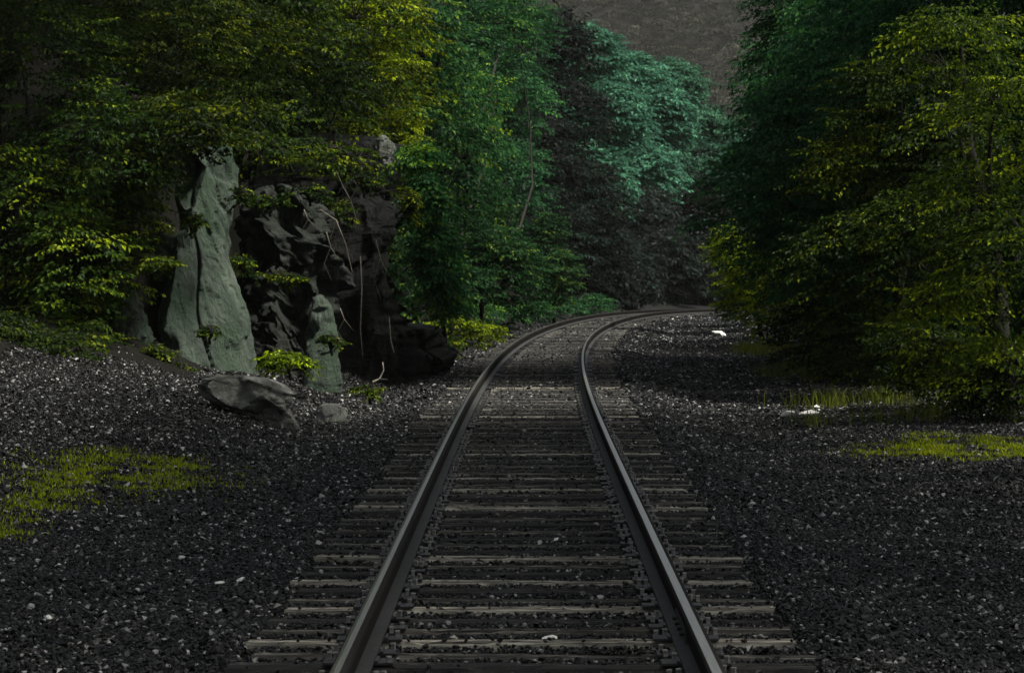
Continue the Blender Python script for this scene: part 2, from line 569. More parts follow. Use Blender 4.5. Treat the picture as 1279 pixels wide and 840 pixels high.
def scatter(name, P, R, S, coll):
    me = bpy.data.meshes.new(name)
    me.vertices.add(len(P))
    me.vertices.foreach_set("co", np.ascontiguousarray(P, np.float32).ravel())
    a = me.attributes.new("rot", 'FLOAT_VECTOR', 'POINT')
    a.data.foreach_set("vector", np.ascontiguousarray(R, np.float32).ravel())
    a = me.attributes.new("scl", 'FLOAT', 'POINT')
    a.data.foreach_set("value", np.ascontiguousarray(S, np.float32))
    o = link(name, me)
    ng = bpy.data.node_groups.new(name, 'GeometryNodeTree')
    ng.interface.new_socket("Geometry", in_out='INPUT', socket_type='NodeSocketGeometry')
    ng.interface.new_socket("Geometry", in_out='OUTPUT', socket_type='NodeSocketGeometry')
    gi, go = ng.nodes.new("NodeGroupInput"), ng.nodes.new("NodeGroupOutput")
    ci = ng.nodes.new("GeometryNodeCollectionInfo")
    ci.inputs["Collection"].default_value = coll
    ci.inputs["Separate Children"].default_value = True
    ci.inputs["Reset Children"].default_value = True
    ip = ng.nodes.new("GeometryNodeInstanceOnPoints")
    ip.inputs["Pick Instance"].default_value = True
    ra = ng.nodes.new("GeometryNodeInputNamedAttribute")
    ra.data_type = 'FLOAT_VECTOR'
    ra.inputs["Name"].default_value = "rot"
    sa = ng.nodes.new("GeometryNodeInputNamedAttribute")
    sa.data_type = 'FLOAT'
    sa.inputs["Name"].default_value = "scl"
    e2r = ng.nodes.new("FunctionNodeEulerToRotation")
    L = ng.links.new
    L(gi.outputs[0], ip.inputs["Points"])
    L(ci.outputs[0], ip.inputs["Instance"])
    L(ra.outputs["Attribute"], e2r.inputs[0])
    L(e2r.outputs[0], ip.inputs["Rotation"])
    L(sa.outputs["Attribute"], ip.inputs["Scale"])
    L(ip.outputs[0], go.inputs[0])
    md = o.modifiers.new("scatter", 'NODES')
    md.node_group = ng
    return o


def stones(y0, y1, dens, smin, smax, e0=-6.5, e1=6.5):
    n = int((y1 - y0) * (e1 - e0) * dens)
    yy = rng.uniform(y0, y1, n)
    ee = rng.uniform(e0, e1, n)
    half_fov = .16 * yy + .6
    xx = ee + track_x(yy)
    keep = np.abs(xx) < half_fov
    ty = np.array(tie_y)
    idx = np.clip(np.searchsorted(ty, yy), 1, len(ty) - 1)
    dist = np.minimum(np.abs(ty[idx] - yy), np.abs(ty[idx - 1] - yy))
    on_tie = (np.abs(ee) < 1.33) & (dist < .105)
    keep &= ~(on_tie & (rng.random(n) < .96))
    keep &= np.abs(np.abs(ee) - .7525) > .09
    keep &= ~((yy > 41) & (ee < -4.4)) & ~((yy > 60) & (ee < -2.0))
    xx, yy, ee = xx[keep], yy[keep], ee[keep]
    on_tie = on_tie[keep]
    s = rng.uniform(smin, smax, len(xx)) * np.where(rng.random(len(xx)) < .08, 1.5, 1.0)
    s = np.where(np.abs(ee) < 1.33, s * .8, s)
    crib = (np.abs(ee) < 1.3) & ~on_tie
    z = ground_z(xx, yy) + rng.uniform(-.2, .5, len(xx)) * s
    z = np.where(crib, ground_z(xx, yy) + .028 + rng.uniform(-.6, .55, len(xx)) * s, z)
    z = np.where(on_tie, track_z(yy) + .3 * s, z)
    R = np.stack([rng.normal(0, .5, len(xx)), rng.normal(0, .5, len(xx)), rng.uniform(0, 6.28, len(xx))], -1)
    return np.stack([xx, yy, z], -1), R, s


parts = [stones(12.5, 24, 1500, .012, .025), stones(24, 42, 800, .014, .030), stones(42, 75, 260, .02, .04), stones(75, 150, 60, .03, .06),
         stones(12.5, 30, 700, .012, .022, -1.35, 1.35)]
ball = scatter("ballast", *[np.concatenate(a) for a in zip(*parts)], stone_col)
tag(ball, "dark crushed stone ballast around and beside the track", "ballast", kind="stuff")


# ------------------------------------------------------------------ leaf geometry
def leaf_geo(P, D, U, L, W, tone, fold=0.22):
    """one folded diamond leaf per row"""
    n = len(P)
    D = D / (np.linalg.norm(D, axis=1)[:, None] + 1e-9)
    S = np.cross(D, U)
    S /= np.linalg.norm(S, axis=1)[:, None] + 1e-9
    Nn = np.cross(S, D)
    V = np.empty((n, 4, 3))
    V[:, 0] = P
    mid = P + D * (L * .45)[:, None]
    V[:, 1] = mid + S * (W * .5)[:, None] + Nn * (W * fold)[:, None]
    V[:, 2] = P + D * L[:, None] - Nn * (L * .12)[:, None]
    V[:, 3] = mid - S * (W * .5)[:, None] + Nn * (W * fold)[:, None]
    b0 = np.arange(n)[:, None] * 4
    Fc = np.concatenate([b0 + np.array([[0, 1, 2]]), b0 + np.array([[0, 2, 3]])], 0)
    return V.reshape(-1, 3), Fc, np.repeat(tone, 4)


def unit(rs, n):
    u = rs.normal(size=(n, 3))
    return u / np.linalg.norm(u, axis=1)[:, None]


def crown_geo(rs, lobes, nspray, mleaf, leaf, spray_len, droop=.35, shell=.55, updir=0.1):
    nspray, mleaf, spray_len = int(nspray * .62), int(mleaf * 1.6), spray_len * 1.25
    """sprays of leaves through ellipsoid lobes; lobes (k,6): centre, radii"""
    lobes = np.asarray(lobes, float)
    wgt = (lobes[:, 3] * lobes[:, 5])
    k = rs.choice(len(lobes), nspray, p=wgt / wgt.sum())
    u = unit(rs, nspray)
    u[:, 2] = np.where((u[:, 2] < -.3) & (rs.random(nspray) < .5), -u[:, 2], u[:, 2])
    r = shell + (1 - shell) * np.sqrt(rs.random(nspray))
    r *= np.where(rs.random(nspray) < .12, 1.16, 1.0)
    C = lobes[k, :3] + u * lobes[k, 3:] * r[:, None]
    out = u * np.array([1, 1, .25]) + unit(rs, nspray) * .55
    out[:, 2] = out[:, 2] * .5 + updir - .15 * rs.random(nspray)
    out /= np.linalg.norm(out, axis=1)[:, None]
    up = np.array([[0, 0, 1.0]]) + unit(rs, nspray) * .22 + u * .2
    lat = np.cross(out, up)
    lat /= np.linalg.norm(lat, axis=1)[:, None]
    SL = spray_len * rs.uniform(.6, 1.25, nspray)
    t = (np.arange(mleaf) + .5)[None] / mleaf + rs.normal(0, .04, (nspray, mleaf))
    side = np.where(np.arange(mleaf) % 2 == 0, 1, -1)[None] * rs.uniform(.2, 1, (nspray, mleaf))
    wid = .36 * (1.15 - t)
    sag = -droop * t ** 2
    P = (C[:, None] + out[:, None] * ((t - .5) * SL[:, None])[..., None] + lat[:, None] * (side * wid * SL[:, None])[..., None]
         + np.array([0, 0, 1.0]) * (sag * SL[:, None] * .6)[..., None])
    D = out[:, None] * .7 + lat[:, None] * (np.sign(side) * .75)[..., None] + rs.normal(0, .28, (nspray, mleaf, 3))
    D[..., 2] -= droop + .35 * rs.random((nspray, mleaf))
    U = up[:, None] + rs.normal(0, .32, (nspray, mleaf, 3))
    n = nspray * mleaf
    L = leaf * rs.uniform(.65, 1.2, n)
    tone = np.clip(((.06 + .68 * rs.random(nspray) ** 2.3)[:, None] + rs.normal(0, .16, (nspray, mleaf))).ravel(), 0, 1)  # skewed tones: few sprays coloured as if lit, most as if in shade
    tone = np.clip(tone + np.repeat(np.clip(rs.normal(0, .13, len(lobes)), -.2, .25)[k], mleaf), 0, 1)
    V, Fc, T = leaf_geo(P.reshape(-1, 3), D.reshape(-1, 3), U.reshape(-1, 3), L, L * rs.uniform(.5, .68, n), tone)
    return V, Fc, T, C


def tree(name, label, cat, group, base, lobes, mat, nspray, mleaf, leaf, spray_len, seed, trunk_r=.12, droop=.35, shell=.55, twigs=True, stem_name="trunk", base_z=None):
    """lobes given in world coordinates; the tree is parented to an Empty at its base"""
    rs = np.random.default_rng(seed)
    bx, by = base
    bz = float(ground_z(bx, by)) - .05 if base_z is None else base_z
    root = empty(name, (bx, by, bz))
    tag(root, label, cat, group)
    o3 = np.array([bx, by, bz])
    lb = np.array(lobes, float)
    lb[:, :3] -= o3
    V, Fc, T, C = crown_geo(rs, lb, nspray, mleaf, leaf, spray_len, droop, shell)
    mb = MB()
    top = lb[np.argmax(lb[:, 2]), :3]
    cen = lb[:, :3].mean(0)
    n = 9
    t = np.linspace(0, 1, n)[:, None]
    mid = cen * np.array([.6, .6, .8])
    tr = (1 - t) ** 2 * np.array([0, 0, 0]) + 2 * t * (1 - t) * mid + t ** 2 * top
    tr[1:-1, :2] += rs.normal(0, trunk_r * .5, (n - 2, 2))
    mb.tube(tr, trunk_r * (1.15 - t[:, 0]) + .004, 7)
    for q in range(len(lb)):
        st = tr[min(n - 2, 2 + q % 5)]
        for _ in range(2 if twigs else 0):
            en = lb[q, :3] + unit(rs, 1)[0] * lb[q, 3:] * .5
            tt = np.linspace(0, 1, 6)[:, None]
            ln = st + (en - st) * tt + np.sin(tt * math.pi) * rs.normal(0, .08, 3) * np.linalg.norm(en - st)
            mb.tube(ln, trunk_r * .45 * (1.1 - tt[:, 0]) + .004, 5)
            near = np.argsort(np.linalg.norm(C - en, axis=1))[:14]
            for c_ in C[near]:
                m_ = (en + c_) / 2 + rs.normal(0, .05, 3)
                mb.tube([en, m_, c_], [.25 * trunk_r * .3 + .004, .006, .003], 4)
    link(stem_name, mb.mesh(stem_name, M['bark'], True), root)
    link("crown", np_mesh("crown", V, Fc, mat, False, {"leaf_tone": T}), root)
    return root


def lobe(px, py, d, rx, rz, ry=None):
    s = d / F
    p = at(px, py, d)
    return (*p, rx * s, (ry or rx) * s, rz * s)


def ptree(name, label, cat, group, basepx, d, lobes, mat, nspray, mleaf, leaf, sl, seed, **kw):
    bx = (basepx - 639.5) / F * d
    return tree(name, label, cat, group, (bx, d), [lobe(*l) for l in lobes], mat, nspray, mleaf, leaf, sl, seed, **kw)


GL = "trees on the left hillside"
GR = "trees along the right side"
GF = "trees behind the bend"
# --- left, near
ptree("tree", "dark leafy tree at the left frame edge beside the rock buttress", "tree", GL, 40, 44,
      [(30, 90, 44, 120, 110), (130, 190, 43, 90, 80), (10, 260, 43, 110, 90), (90, 330, 42.5, 80, 80), (40, 400, 43, 90, 60)],
      M['leaf_olive'], 1700, 18, .075, .55, 11)
ptree("tree", "tree with drooping olive sprays just above the rock buttress", "tree", GL, 150, 50,
      [(200, 40, 46, 110, 70), (150, 110, 46, 70, 60), (290, 60, 48, 90, 70), (230, 150, 47, 60, 45), (225, 140, 43.4, 60, 26), (165, 200, 43.2, 45, 30), (250, 158, 43.0, 58, 26), (300, 145, 43.4, 44, 26), (232, 182, 42.9, 44, 16), (275, 178, 43.0, 30, 14)],
      M['leaf_olive'], 1500, 18, .075, .5, 12, trunk_r=.07, twigs=False)
ptree("tree", "deep shaded tree on top of the cliff between the buttress and the pale knob", "tree", GL, 360, 56,
      [(350, 50, 54, 110, 80), (400, 120, 54, 80, 60), (330, 160, 53, 70, 40), (430, 180, 55, 50, 40), (340, 185, 50.4, 75, 28), (420, 195, 50.6, 45, 24), (310, 130, 50, 60, 40)],
      M['leaf_olive'], 1100, 18, .085, .6, 13)
ptree("tree", "bright yellow tree leaning out over the pale rock knob", "tree", GL, 450, 60,
      [(480, 40, 58, 60, 60), (500, 110, 57, 45, 50), (450, 90, 59, 50, 60), (500, 165, 57, 30, 30), (420, 30, 60, 60, 60)],
      M['leaf_gold'], 900, 18, .085, .55, 14)
# --- left, middle
ptree("tree", "emerald green tree with yellow tips right of the bright yellow tree", "tree", GL, 560, 80,
      [(570, 50, 78, 60, 70), (590, 140, 76, 45, 55), (545, 150, 78, 50, 60), (610, 190, 76, 35, 30), (540, 230, 76, 40, 50), (630, 40, 84, 50, 60)],
      M['leaf_green'], 1200, 18, .11, .7, 15)
ptree("shrub", "green conical shrub with yellow leaf tips at the foot of the slope", "shrub", GL, 600, 80,
      [(605, 260, 79, 28, 45), (585, 310, 78, 45, 45), (620, 330, 78, 50, 50), (570, 360, 77, 45, 40), (650, 350, 79, 35, 50)],
      M['leaf_green'], 1100, 16, .10, .5, 16, trunk_r=.07)
ptree("shrub", "dark green bush climbing along the right edge of the cliff wall", "shrub", GL, 560, 55,
      [(532, 250, 51.2, 20, 36), (546, 320, 51.4, 26, 45), (556, 375, 52, 20, 32), (522, 200, 51.5, 24, 22)], M['leaf_green'], 620, 16, .08, .45, 22, trunk_r=.04)
ptree("shrub", "low green undergrowth bush along the outer rail beyond the yellow mound", "shrub", GL, 640, 88,
      [(625, 392, 88, 34, 16), (660, 388, 92, 30, 15), (600, 388, 84, 26, 18)], M['leaf_green'], 420, 14, .085, .4, 24, trunk_r=.03)
ptree("shrub", "low dark undergrowth bush beside the bend below the sapling", "shrub", GL, 705, 108,
      [(700, 384, 108, 30, 14), (735, 380, 116, 30, 13)], M['leaf_deep'], 360, 14, .10, .45, 25, trunk_r=.03)
ptree("tree", "slim green sapling beside the bend, right of the conical shrub", "sapling", GL, 693, 98,
      [(688, 300, 97, 20, 35), (698, 345, 96, 24, 35), (680, 365, 97, 24, 30)],
      M['leaf_green'], 420, 16, .12, .55, 17, trunk_r=.06)
ptree("tree", "tall tree with shade put into its leaf colour in front of the teal wood", "tree", GF, 690, 118,
      [(690, 70, 126, 50, 60), (700, 150, 124, 60, 60), (660, 200, 120, 60, 70), (720, 260, 122, 65, 70), (680, 300, 116, 60, 70), (740, 340, 124, 50, 50)],
      M['leaf_far_shade'], 2600, 16, .18, .9, 18, trunk_r=.16, twigs=False)
ptree("tree", "green crown reaching the top edge left of the tall shade-toned tree", "tree", GL, 630, 105,
      [(640, 40, 108, 50, 60), (620, 100, 106, 50, 50), (650, 130, 106, 40, 40), (640, 230, 104, 45, 60)],
      M['leaf_deep'], 1000, 16, .14, .9, 19, trunk_r=.18)
far = [("teal green tree just right of the tall shade-toned tree", 740, 150, [(735, 80, 150, 45, 50), (755, 150, 148, 50, 50), (735, 230, 146, 50, 50)], 'leaf_teal'),
       ("highest teal tree in the middle of the far wood", 790, 165, [(790, 110, 168, 45, 45), (820, 150, 166, 45, 45), (775, 180, 164, 45, 45), (800, 220, 162, 50, 40)], 'leaf_teal'),
       ("teal tree whose crown slopes down to the right in haze", 850, 180, [(840, 120, 185, 40, 45), (870, 170, 182, 40, 40), (880, 215, 178, 35, 40), (845, 230, 176, 45, 40)], 'leaf_teal'),
       ("tree low in the far wood above the bend, shade put into its leaf colour", 800, 158, [(790, 290, 158, 60, 60), (830, 330, 156, 55, 45), (760, 340, 154, 55, 45)], 'leaf_far_shade'),
       ("tree at the right end of the far wood, shade put into its leaf colour", 880, 168, [(880, 280, 168, 45, 60), (905, 330, 166, 45, 50), (860, 345, 164, 45, 40)], 'leaf_far_shade'),
       ("small shade-toned tree low behind the outer rail", 735, 140, [(735, 310, 142, 45, 50), (765, 355, 140, 50, 35), (720, 365, 138, 40, 30)], 'leaf_far_shade')]
for k, (lab, bp, d, lb, mt) in enumerate(far):
    ptree("tree", lab, "tree", GF, bp, d, lb, M[mt], 2300, 16, .24, 1.0, 30 + k, trunk_r=.16, twigs=False)
# --- right
ptree("tree", "tall dark green tree whose ragged left edge stands against the far hill", "tree", GR, 1030, 66,
      [(990, 60, 66, 50, 70), (955, 115, 67, 30, 26), (1030, 140, 64, 70, 70), (960, 215, 66, 36, 45), (1010, 260, 64, 70, 60), (980, 10, 66, 45, 50), (1060, 40, 64, 80, 70), (975, 300, 66, 40, 50)],
      M['leaf_deep'], 1700, 18, .095, .65, 50)
ptree("shrub", "yellow green bush at the inner side of the bend below the dark tree", "shrub", GR, 955, 78,
      [(912, 315, 77, 26, 34), (938, 345, 75, 38, 35), (970, 380, 73, 45, 35), (922, 375, 75, 22, 25)],
      M['leaf_gold'], 750, 16, .09, .5, 51, trunk_r=.06)
ptree("tree", "olive tree with layered drooping sprays in the middle of the right side", "tree", GR, 1130, 47,
      [(1070, 220, 46, 70, 60), (1130, 130, 46, 90, 70), (1060, 320, 45, 70, 60), (1150, 300, 44, 80, 70), (1190, 200, 45, 80, 70), (1080, 420, 45, 70, 50)],
      M['leaf_olive'], 1700, 18, .075, .6, 52)
ptree("tree", "bright olive tree at the right frame edge with long layered sprays", "tree", GR, 1260, 39,
      [(1200, 60, 40, 90, 60), (1270, 160, 38.5, 100, 80), (1200, 270, 38.5, 80, 60), (1270, 330, 37.5, 90, 80), (1180, 400, 39, 70, 60), (1250, 460, 37.5, 80, 50)],
      M['leaf_yellow'], 1150, 18, .07, .6, 53)
ptree("shrub", "dark undergrowth bush at the left frame edge below the leafy tree", "shrub", GL, 20, 41,
      [(-10, 430, 41, 80, 40), (70, 440, 40.5, 50, 28), (110, 425, 42, 40, 25)], M['leaf_olive'], 500, 16, .065, .4, 21, trunk_r=.04)
ptree("shrub", "dark leafy bush filling the hollow on the left of the buttress", "shrub", GL, 150, 44,
      [(165, 270, 44.0, 36, 40), (130, 320, 43.8, 45, 40), (185, 225, 44.2, 30, 35), (100, 375, 43.2, 50, 35), (120, 250, 44, 45, 45)], M['leaf_olive'], 800, 16, .07, .45, 23, trunk_r=.04)
ptree("shrub", "dark bush under the olive tree at the wood's foot", "shrub", GR, 1110, 50,
      [(1060, 440, 51, 60, 40), (1130, 460, 49, 70, 45), (1015, 415, 58, 50, 45)],
      M['leaf_olive'], 600, 16, .08, .45, 54, trunk_r=.05)

ptree("shrub", "dark leafy bush hiding the trunk foot at the right frame edge", "shrub", GR, 1230, 39,
      [(1190, 470, 39.5, 70, 45), (1265, 490, 38, 70, 45), (1150, 440, 41, 60, 45)],
      M['leaf_olive'], 620, 16, .07, .45, 55, trunk_r=.04)

# filler trees deeper in the woods: one tree of each kind, then copies
rs = np.random.default_rng(90)


def proto_tree(mat, seed, leaf, label, group):
    lb = [(0, 0, 4.5, 1.9, 1.9, 1.6), (1.0, .4, 3.0, 1.5, 1.5, 1.2), (-1.0, -.5, 3.2, 1.5, 1.5, 1.2), (.2, -.9, 2.0, 1.4, 1.4, 1.1), (-.3, .9, 5.6, 1.2, 1.2, 1.1), (0, 0, 1.2, 1.3, 1.3, .9)]
    return tree("tree", label, "tree", group, (0, 0), lb, mat, 1300, 16, leaf, .75, seed, trunk_r=.14, base_z=0.0)


def put(proto, first, x, y, s, rz, label, group):
    if first:
        o = proto
    else:
        o = proto.copy()
        COL.objects.link(o)
        for ch in proto.children:
            c_ = ch.copy()
            COL.objects.link(c_)
            c_.parent = o
    o.location = (x, y, float(ground_z(x, y)) - .1)
    o.scale = (s, s, s * 1.1)
    o.rotation_euler = (0, 0, rz)
    o["label"] = label
    o["group"] = group


pa = proto_tree(M['leaf_olive'], 91, .10, "x", GL)
pb = proto_tree(M['leaf_deep'], 92, .12, "x", GL)
spots_l = [(-60, 46), (120, 50), (20, 66), (270, 54), (330, 57), (400, 62), (160, 68), (-20, 52), (60, 58), (150, 60), (250, 62), (340, 64), (90, 70), (200, 78), (310, 80), (-40, 62), (20, 84), (70, 96), (120, 80), (160, 100), (250, 96), (-20, 75)]
for k, (px, d) in enumerate(spots_l):
    put(pa, k == 0, (px - 639.5) / F * d, d, rs.uniform(.8, 1.15), rs.uniform(0, 6), "shaded olive tree packed in the dark wood above the cliff", "filler trees of the left wood")
spots_r = [(1020, 62), (1090, 58), (1160, 54), (1230, 52), (1290, 50), (1030, 90), (1120, 80), (1150, 72), (1230, 68), (1010, 100), (1090, 98), (1180, 92), (1270, 90), (1020, 112), (1330, 60), (1010, 140), (1060, 135)]
for k, (px, d) in enumerate(spots_r):
    put(pb, k == 0, (px - 639.5) / F * d, d, rs.uniform(.85, 1.2), rs.uniform(0, 6), "shaded deep green tree packed in the dark wood on the right", "filler trees of the right wood")
spots_f = [(655, 150), (700, 165), (740, 178), (790, 190), (840, 205), (880, 215), (910, 195), (940, 180), (980, 190)]
pc = proto_tree(M['leaf_teal'], 93, .17, "x", GF)
for k, (px, d) in enumerate(spots_f):
    put(pc, k == 0, (px - 639.5) / F * d, d, rs.uniform(1.2, 1.5), rs.uniform(0, 6), "hazy teal tree packed in the wood behind the bend", "filler trees behind the bend")

spots_e = [(440, 68), (500, 72), (520, 84), (400, 86), (470, 92), (540, 98), (575, 112), (450, 105), (610, 128), (350, 100), (505, 118)]
pe = proto_tree(M['leaf_green'], 97, .13, "x", GL)
for k, (px, d) in enumerate(spots_e):
    put(pe, k == 0, (px - 639.5) / F * d, d, rs.uniform(.85, 1.2), rs.uniform(0, 6), "emerald green tree packed in the wood beyond the cliff", "filler trees beyond the cliff")

# tall canopy trees added for their shade, crowns mostly out of view above
rs = np.random.default_rng(94)
pcan = tree("tree", "x", "tree", GL, (0, 0), [(0, 0, 9.0, 2.6, 2.6, 1.8), (1.5, .6, 7.4, 2.0, 2.0, 1.3), (-1.6, -.5, 7.6, 2.0, 2.0, 1.3), (.3, 1.7, 8.2, 1.8, 1.8, 1.3), (-.3, -1.7, 8.0, 1.8, 1.8, 1.3)],
            M['leaf_deep'], 760, 14, .16, 1.1, 96, trunk_r=.17, base_z=0.0)
cans = [(7.6, 14.5), (7.0, 19), (7.9, 23.5), (7.2, 28), (7.4, 33), (9.4, 49), (8.6, 52), (12, 57), (15, 66), (12, 50), (14, 72)]
canl = [(-8.8, 48.5), (-9, 44), (-11, 50), (-9, 66), (-8, 77), (-13, 60), (-12, 40)]
lean_t = tree("tree", "x", "tree", GL, (0, 0), [(3.2, 0, 9.4, 2.2, 2.2, 1.2), (4.6, 1.0, 8.8, 1.7, 1.7, 1.0), (1.6, -1.2, 9.8, 2.0, 2.0, 1.2), (3.6, -1.9, 9.0, 1.7, 1.7, 1.0), (0.2, .8, 10.2, 1.8, 1.8, 1.2)],
              M['leaf_olive'], 1150, 14, .14, 1.0, 98, trunk_r=.15, base_z=0.0, twigs=False)
for k, (e, y_) in enumerate([(-7.6, 46.5), (-8.2, 51), (-8.0, 42), (-9.5, 56), (-9.6, 47.5), (-10.0, 43.5)]):  # added crowns, shaped to keep sun off the left foliage
    put(lean_t, k == 0, float(track_x(y_)) + e, y_, 1.0, rs.uniform(-.3, .3), "tall leaning tree added to shade the left slope, its crown above the picture", "leaning trees added for shade over the left slope")
for k, (e, y_) in enumerate(cans + canl):
    put(pcan, k == 0, float(track_x(y_)) + e, y_, (1.55 if e > 0 else rs.uniform(.95, 1.25)), rs.uniform(0, 6),
        "tall canopy tree added for shade, rising above the picture over the " + ("left" if e < 0 else "right") + " wood", "tall canopy trees added for shade over the " + ("left" if e < 0 else "right") + " wood")

# far hillside wood: one mass
rs = np.random.default_rng(95)
lob = []
for yy in np.arange(510, 800, 11.0):
    for xx in np.arange(-20, 90, 9.0):
        x_ = xx + rs.uniform(-2, 2)
        y_ = yy + rs.uniform(-2, 2)
        r_ = rs.uniform(4.6, 7.2)
        lob.append((x_, y_, float(hill_z(x_, y_)) + r_ * .9, r_, r_, r_ * .95))
V, Fc, T, C = crown_geo(rs, lob, 46000, 9, .7, 1.9, .3, .8)
tag(link("far_wood", np_mesh("far_wood", V, Fc, M['leaf_hill'], False, {"leaf_tone": T})),
    "brownish wood covering the far hillside in haze", "far wood", kind="stuff")


# ------------------------------------------------------------------ rocks
def rock(name, label, cat, rows, d, mat, depth, lean=0.0, amp=.10, seed=0, nu=110, nv=130, sq=.75, group=None, strata=(.35, .1, 1.0), facets=20, section=None):
    rows = sorted(rows)            # top (small py) first
    py = np.array([r[0] for r in rows], float)
    yy = np.linspace(py[-1], py[0], nv)
    xl = np.interp(yy, py, [r[1] for r in rows])
    xr = np.interp(yy, py, [r[2] for r in rows])
    jag = np.array([(noise.noise(Vector((q_ * .035, seed * 2.3, 0))) * .6 + noise.noise(Vector((q_ * .11, seed * 2.3, 5))) * .4,
                     noise.noise(Vector((q_ * .035, seed * 2.3, 9))) * .6 + noise.noise(Vector((q_ * .11, seed * 2.3, 14))) * .4) for q_ in yy])
    xl = xl + jag[:, 0] * (xr - xl) * amp * .45
    xr = xr + jag[:, 1] * (xr - xl) * amp * .45
    s = d / F
    off = np.array([seed * 3.1, seed * 1.7, seed * .9])
    base = at((rows[-1][1] + rows[-1][2]) / 2, rows[-1][0], d)
    root_loc = Vector(base)
    V = []
    a = np.arange(nu) * 2 * math.pi / nu
    cs, sn = np.cos(a), np.sin(a)
    if section:
        sq = 1.0
        sec = np.array(section + [section[0]], float)
        cum = np.concatenate([[0], np.cumsum(np.linalg.norm(np.diff(sec, axis=0), axis=1))])
        u_ = np.arange(nu) / nu * cum[-1]
        cs, sn = np.interp(u_, cum, sec[:, 0]), np.interp(u_, cum, sec[:, 1])
    for q in range(nv):
        v = q / (nv - 1)
        z = CAMZ - (yy[q] - 332) * s
        cx = ((xl[q] + xr[q]) / 2 - 639.5) * s
        hw = (xr[q] - xl[q]) / 2 * s
        dp = depth * (1 - .35 * v) * min(1, .35 + hw / .35)
        round_ = min(1.0, math.sqrt(max(0.0, 1 - max(0, (v - .88) / .12) ** 2)) + .15)
        for c_, s_ in zip(cs, sn):
            x = cx + hw * math.copysign(abs(c_) ** sq, c_) * round_
            y_ = d + lean * v + dp * math.copysign(abs(s_) ** sq, s_) * round_
            V.append((x, y_, z))
    P = np.array(V)
    rs = np.random.default_rng(seed + 40)
    hgt = P[:, 2].max() - P[:, 2].min()
    wid = P[:, 0].max() - P[:, 0].min()
    ctr = np.array([((np.interp(CAMZ - p[2], (yy[::-1] - 332) * s, ((xl + xr) / 2)[::-1]) - 639.5) * s, d + lean * (p[2] - P[0, 2]) / hgt, p[2]) for p in P])
    # large lumps, then fractured blocks (stepped and tilted cells along the strata)
    sd0 = np.array(strata, float)
    sd0 /= np.linalg.norm(sd0)
    tt0 = np.cross(sd0, [0, 1, 0])
    tt0 /= np.linalg.norm(tt0)
    nr0 = P - ctr
    nr0 /= np.linalg.norm(nr0, axis=1)[:, None] + 1e-9
    big = np.array([noise.noise_vector(Vector(p * (1.1 / max(wid, .4)) + off)) for p in P])
    blk = np.zeros(len(P))
    for sc_, am_ in ((1.5 / max(.35, amp * 5), 1.0), (3.6 / max(.35, amp * 5), .45)):
        for q, p in enumerate(P):
            w_ = noise.noise_vector(Vector(p * 1.7)) * .22
            v_ = Vector((p @ tt0 * sc_ * 1.25 + w_.x + seed, p @ sd0 * sc_ * .5 + w_.y, p[1] * sc_ * .8 + w_.z))
            dist_, pts_ = noise.voronoi(v_)
            c_ = pts_[0]
            hsh = noise.cell(c_ * 37.1)
            tl = noise.cell_vector(c_ * 19.7)
            blk[q] += am_ * (hsh * .55 + (v_ - c_).dot(Vector((tl[0] - .5, tl[1] - .5, tl[2] - .5))) * .8) * amp
    P = P + big * amp * np.array([.3, .8, .3]) + nr0 * (blk - amp * .3)[:, None]
    # chisel local fracture planes
    sd_ = np.array(strata, float)
    sd_ /= np.linalg.norm(sd_)
    for _ in range(facets):
        q = rs.integers(len(P))
        n_ = P[q] - ctr[q]
        n_ /= np.linalg.norm(n_) + 1e-9
        n_ = n_ + rs.normal(0, .45, 3)
        n_ -= sd_ * n_.dot(sd_) * .5
        n_ /= np.linalg.norm(n_)
        R_ = rs.uniform(.12, .34) * max(wid, hgt * .5)
        dep = rs.uniform(.0, .055) * R_
        dd = np.linalg.norm(P - P[q], axis=1)
        h_ = (P - P[q]) @ n_ + dep
        fall = np.clip((R_ - dd) / (R_ * .2), 0, 1)
        P -= n_[None] * (np.clip(h_, 0, None) * fall)[:, None]
    # cracks along the strata and fine grain
    nr = P - ctr
    nr /= np.linalg.norm(nr, axis=1)[:, None] + 1e-9
    t_ = np.cross(sd_, [0, 1, 0])
    fine = np.empty(len(P))
    for q, p in enumerate(P):
        v_ = Vector(p) + Vector(off)
        a_ = p @ t_
        b_ = p @ sd_
        c1 = abs(noise.noise(Vector((a_ * 2.3 + 7, b_ * .45, p[1] * .6)) + Vector(off)))
        c2 = abs(noise.noise(Vector((a_ * 5.5 - 3, b_ * .9, p[1] * 1.2)) + Vector(off)))
        fine[q] = -max(0, .06 - c1) * 1.8 - max(0, .07 - c2) * .7 + noise.fractal(v_ * 3.0, .75, 2.1, 7) * .18 + noise.fractal(Vector((a_ * 6, b_ * 1.2, p[1] * 3)), .8, 2.0, 4) * .16
    if section and nu == 170:
        hx_ = np.interp(P[:, 2], [P[:, 2].min(), P[:, 2].max()], [.16, -.22]) + .06 * np.sin(P[:, 2] * 4.1) + ctr[:, 0]
        fine -= 1.1 * np.exp(-((P[:, 0] - hx_) / .022) ** 2) * (P[:, 1] < ctr[:, 1] + .1)
    P += nr * (fine * (.10 + amp * .6))[:, None]
    out = P - base
    i, j = np.meshgrid(np.arange(nv - 1), np.arange(nu), indexing='ij')
    j2 = (j + 1) % nu
    Q = np.stack([i * nu + j, i * nu + j2, (i + 1) * nu + j2, (i + 1) * nu + j], -1).reshape(-1, 4)
    faces = [tuple(q) for q in Q.tolist()]
    vs = out.tolist()
    ct = len(vs)
    vs.append(out[-nu:].mean(0).tolist())
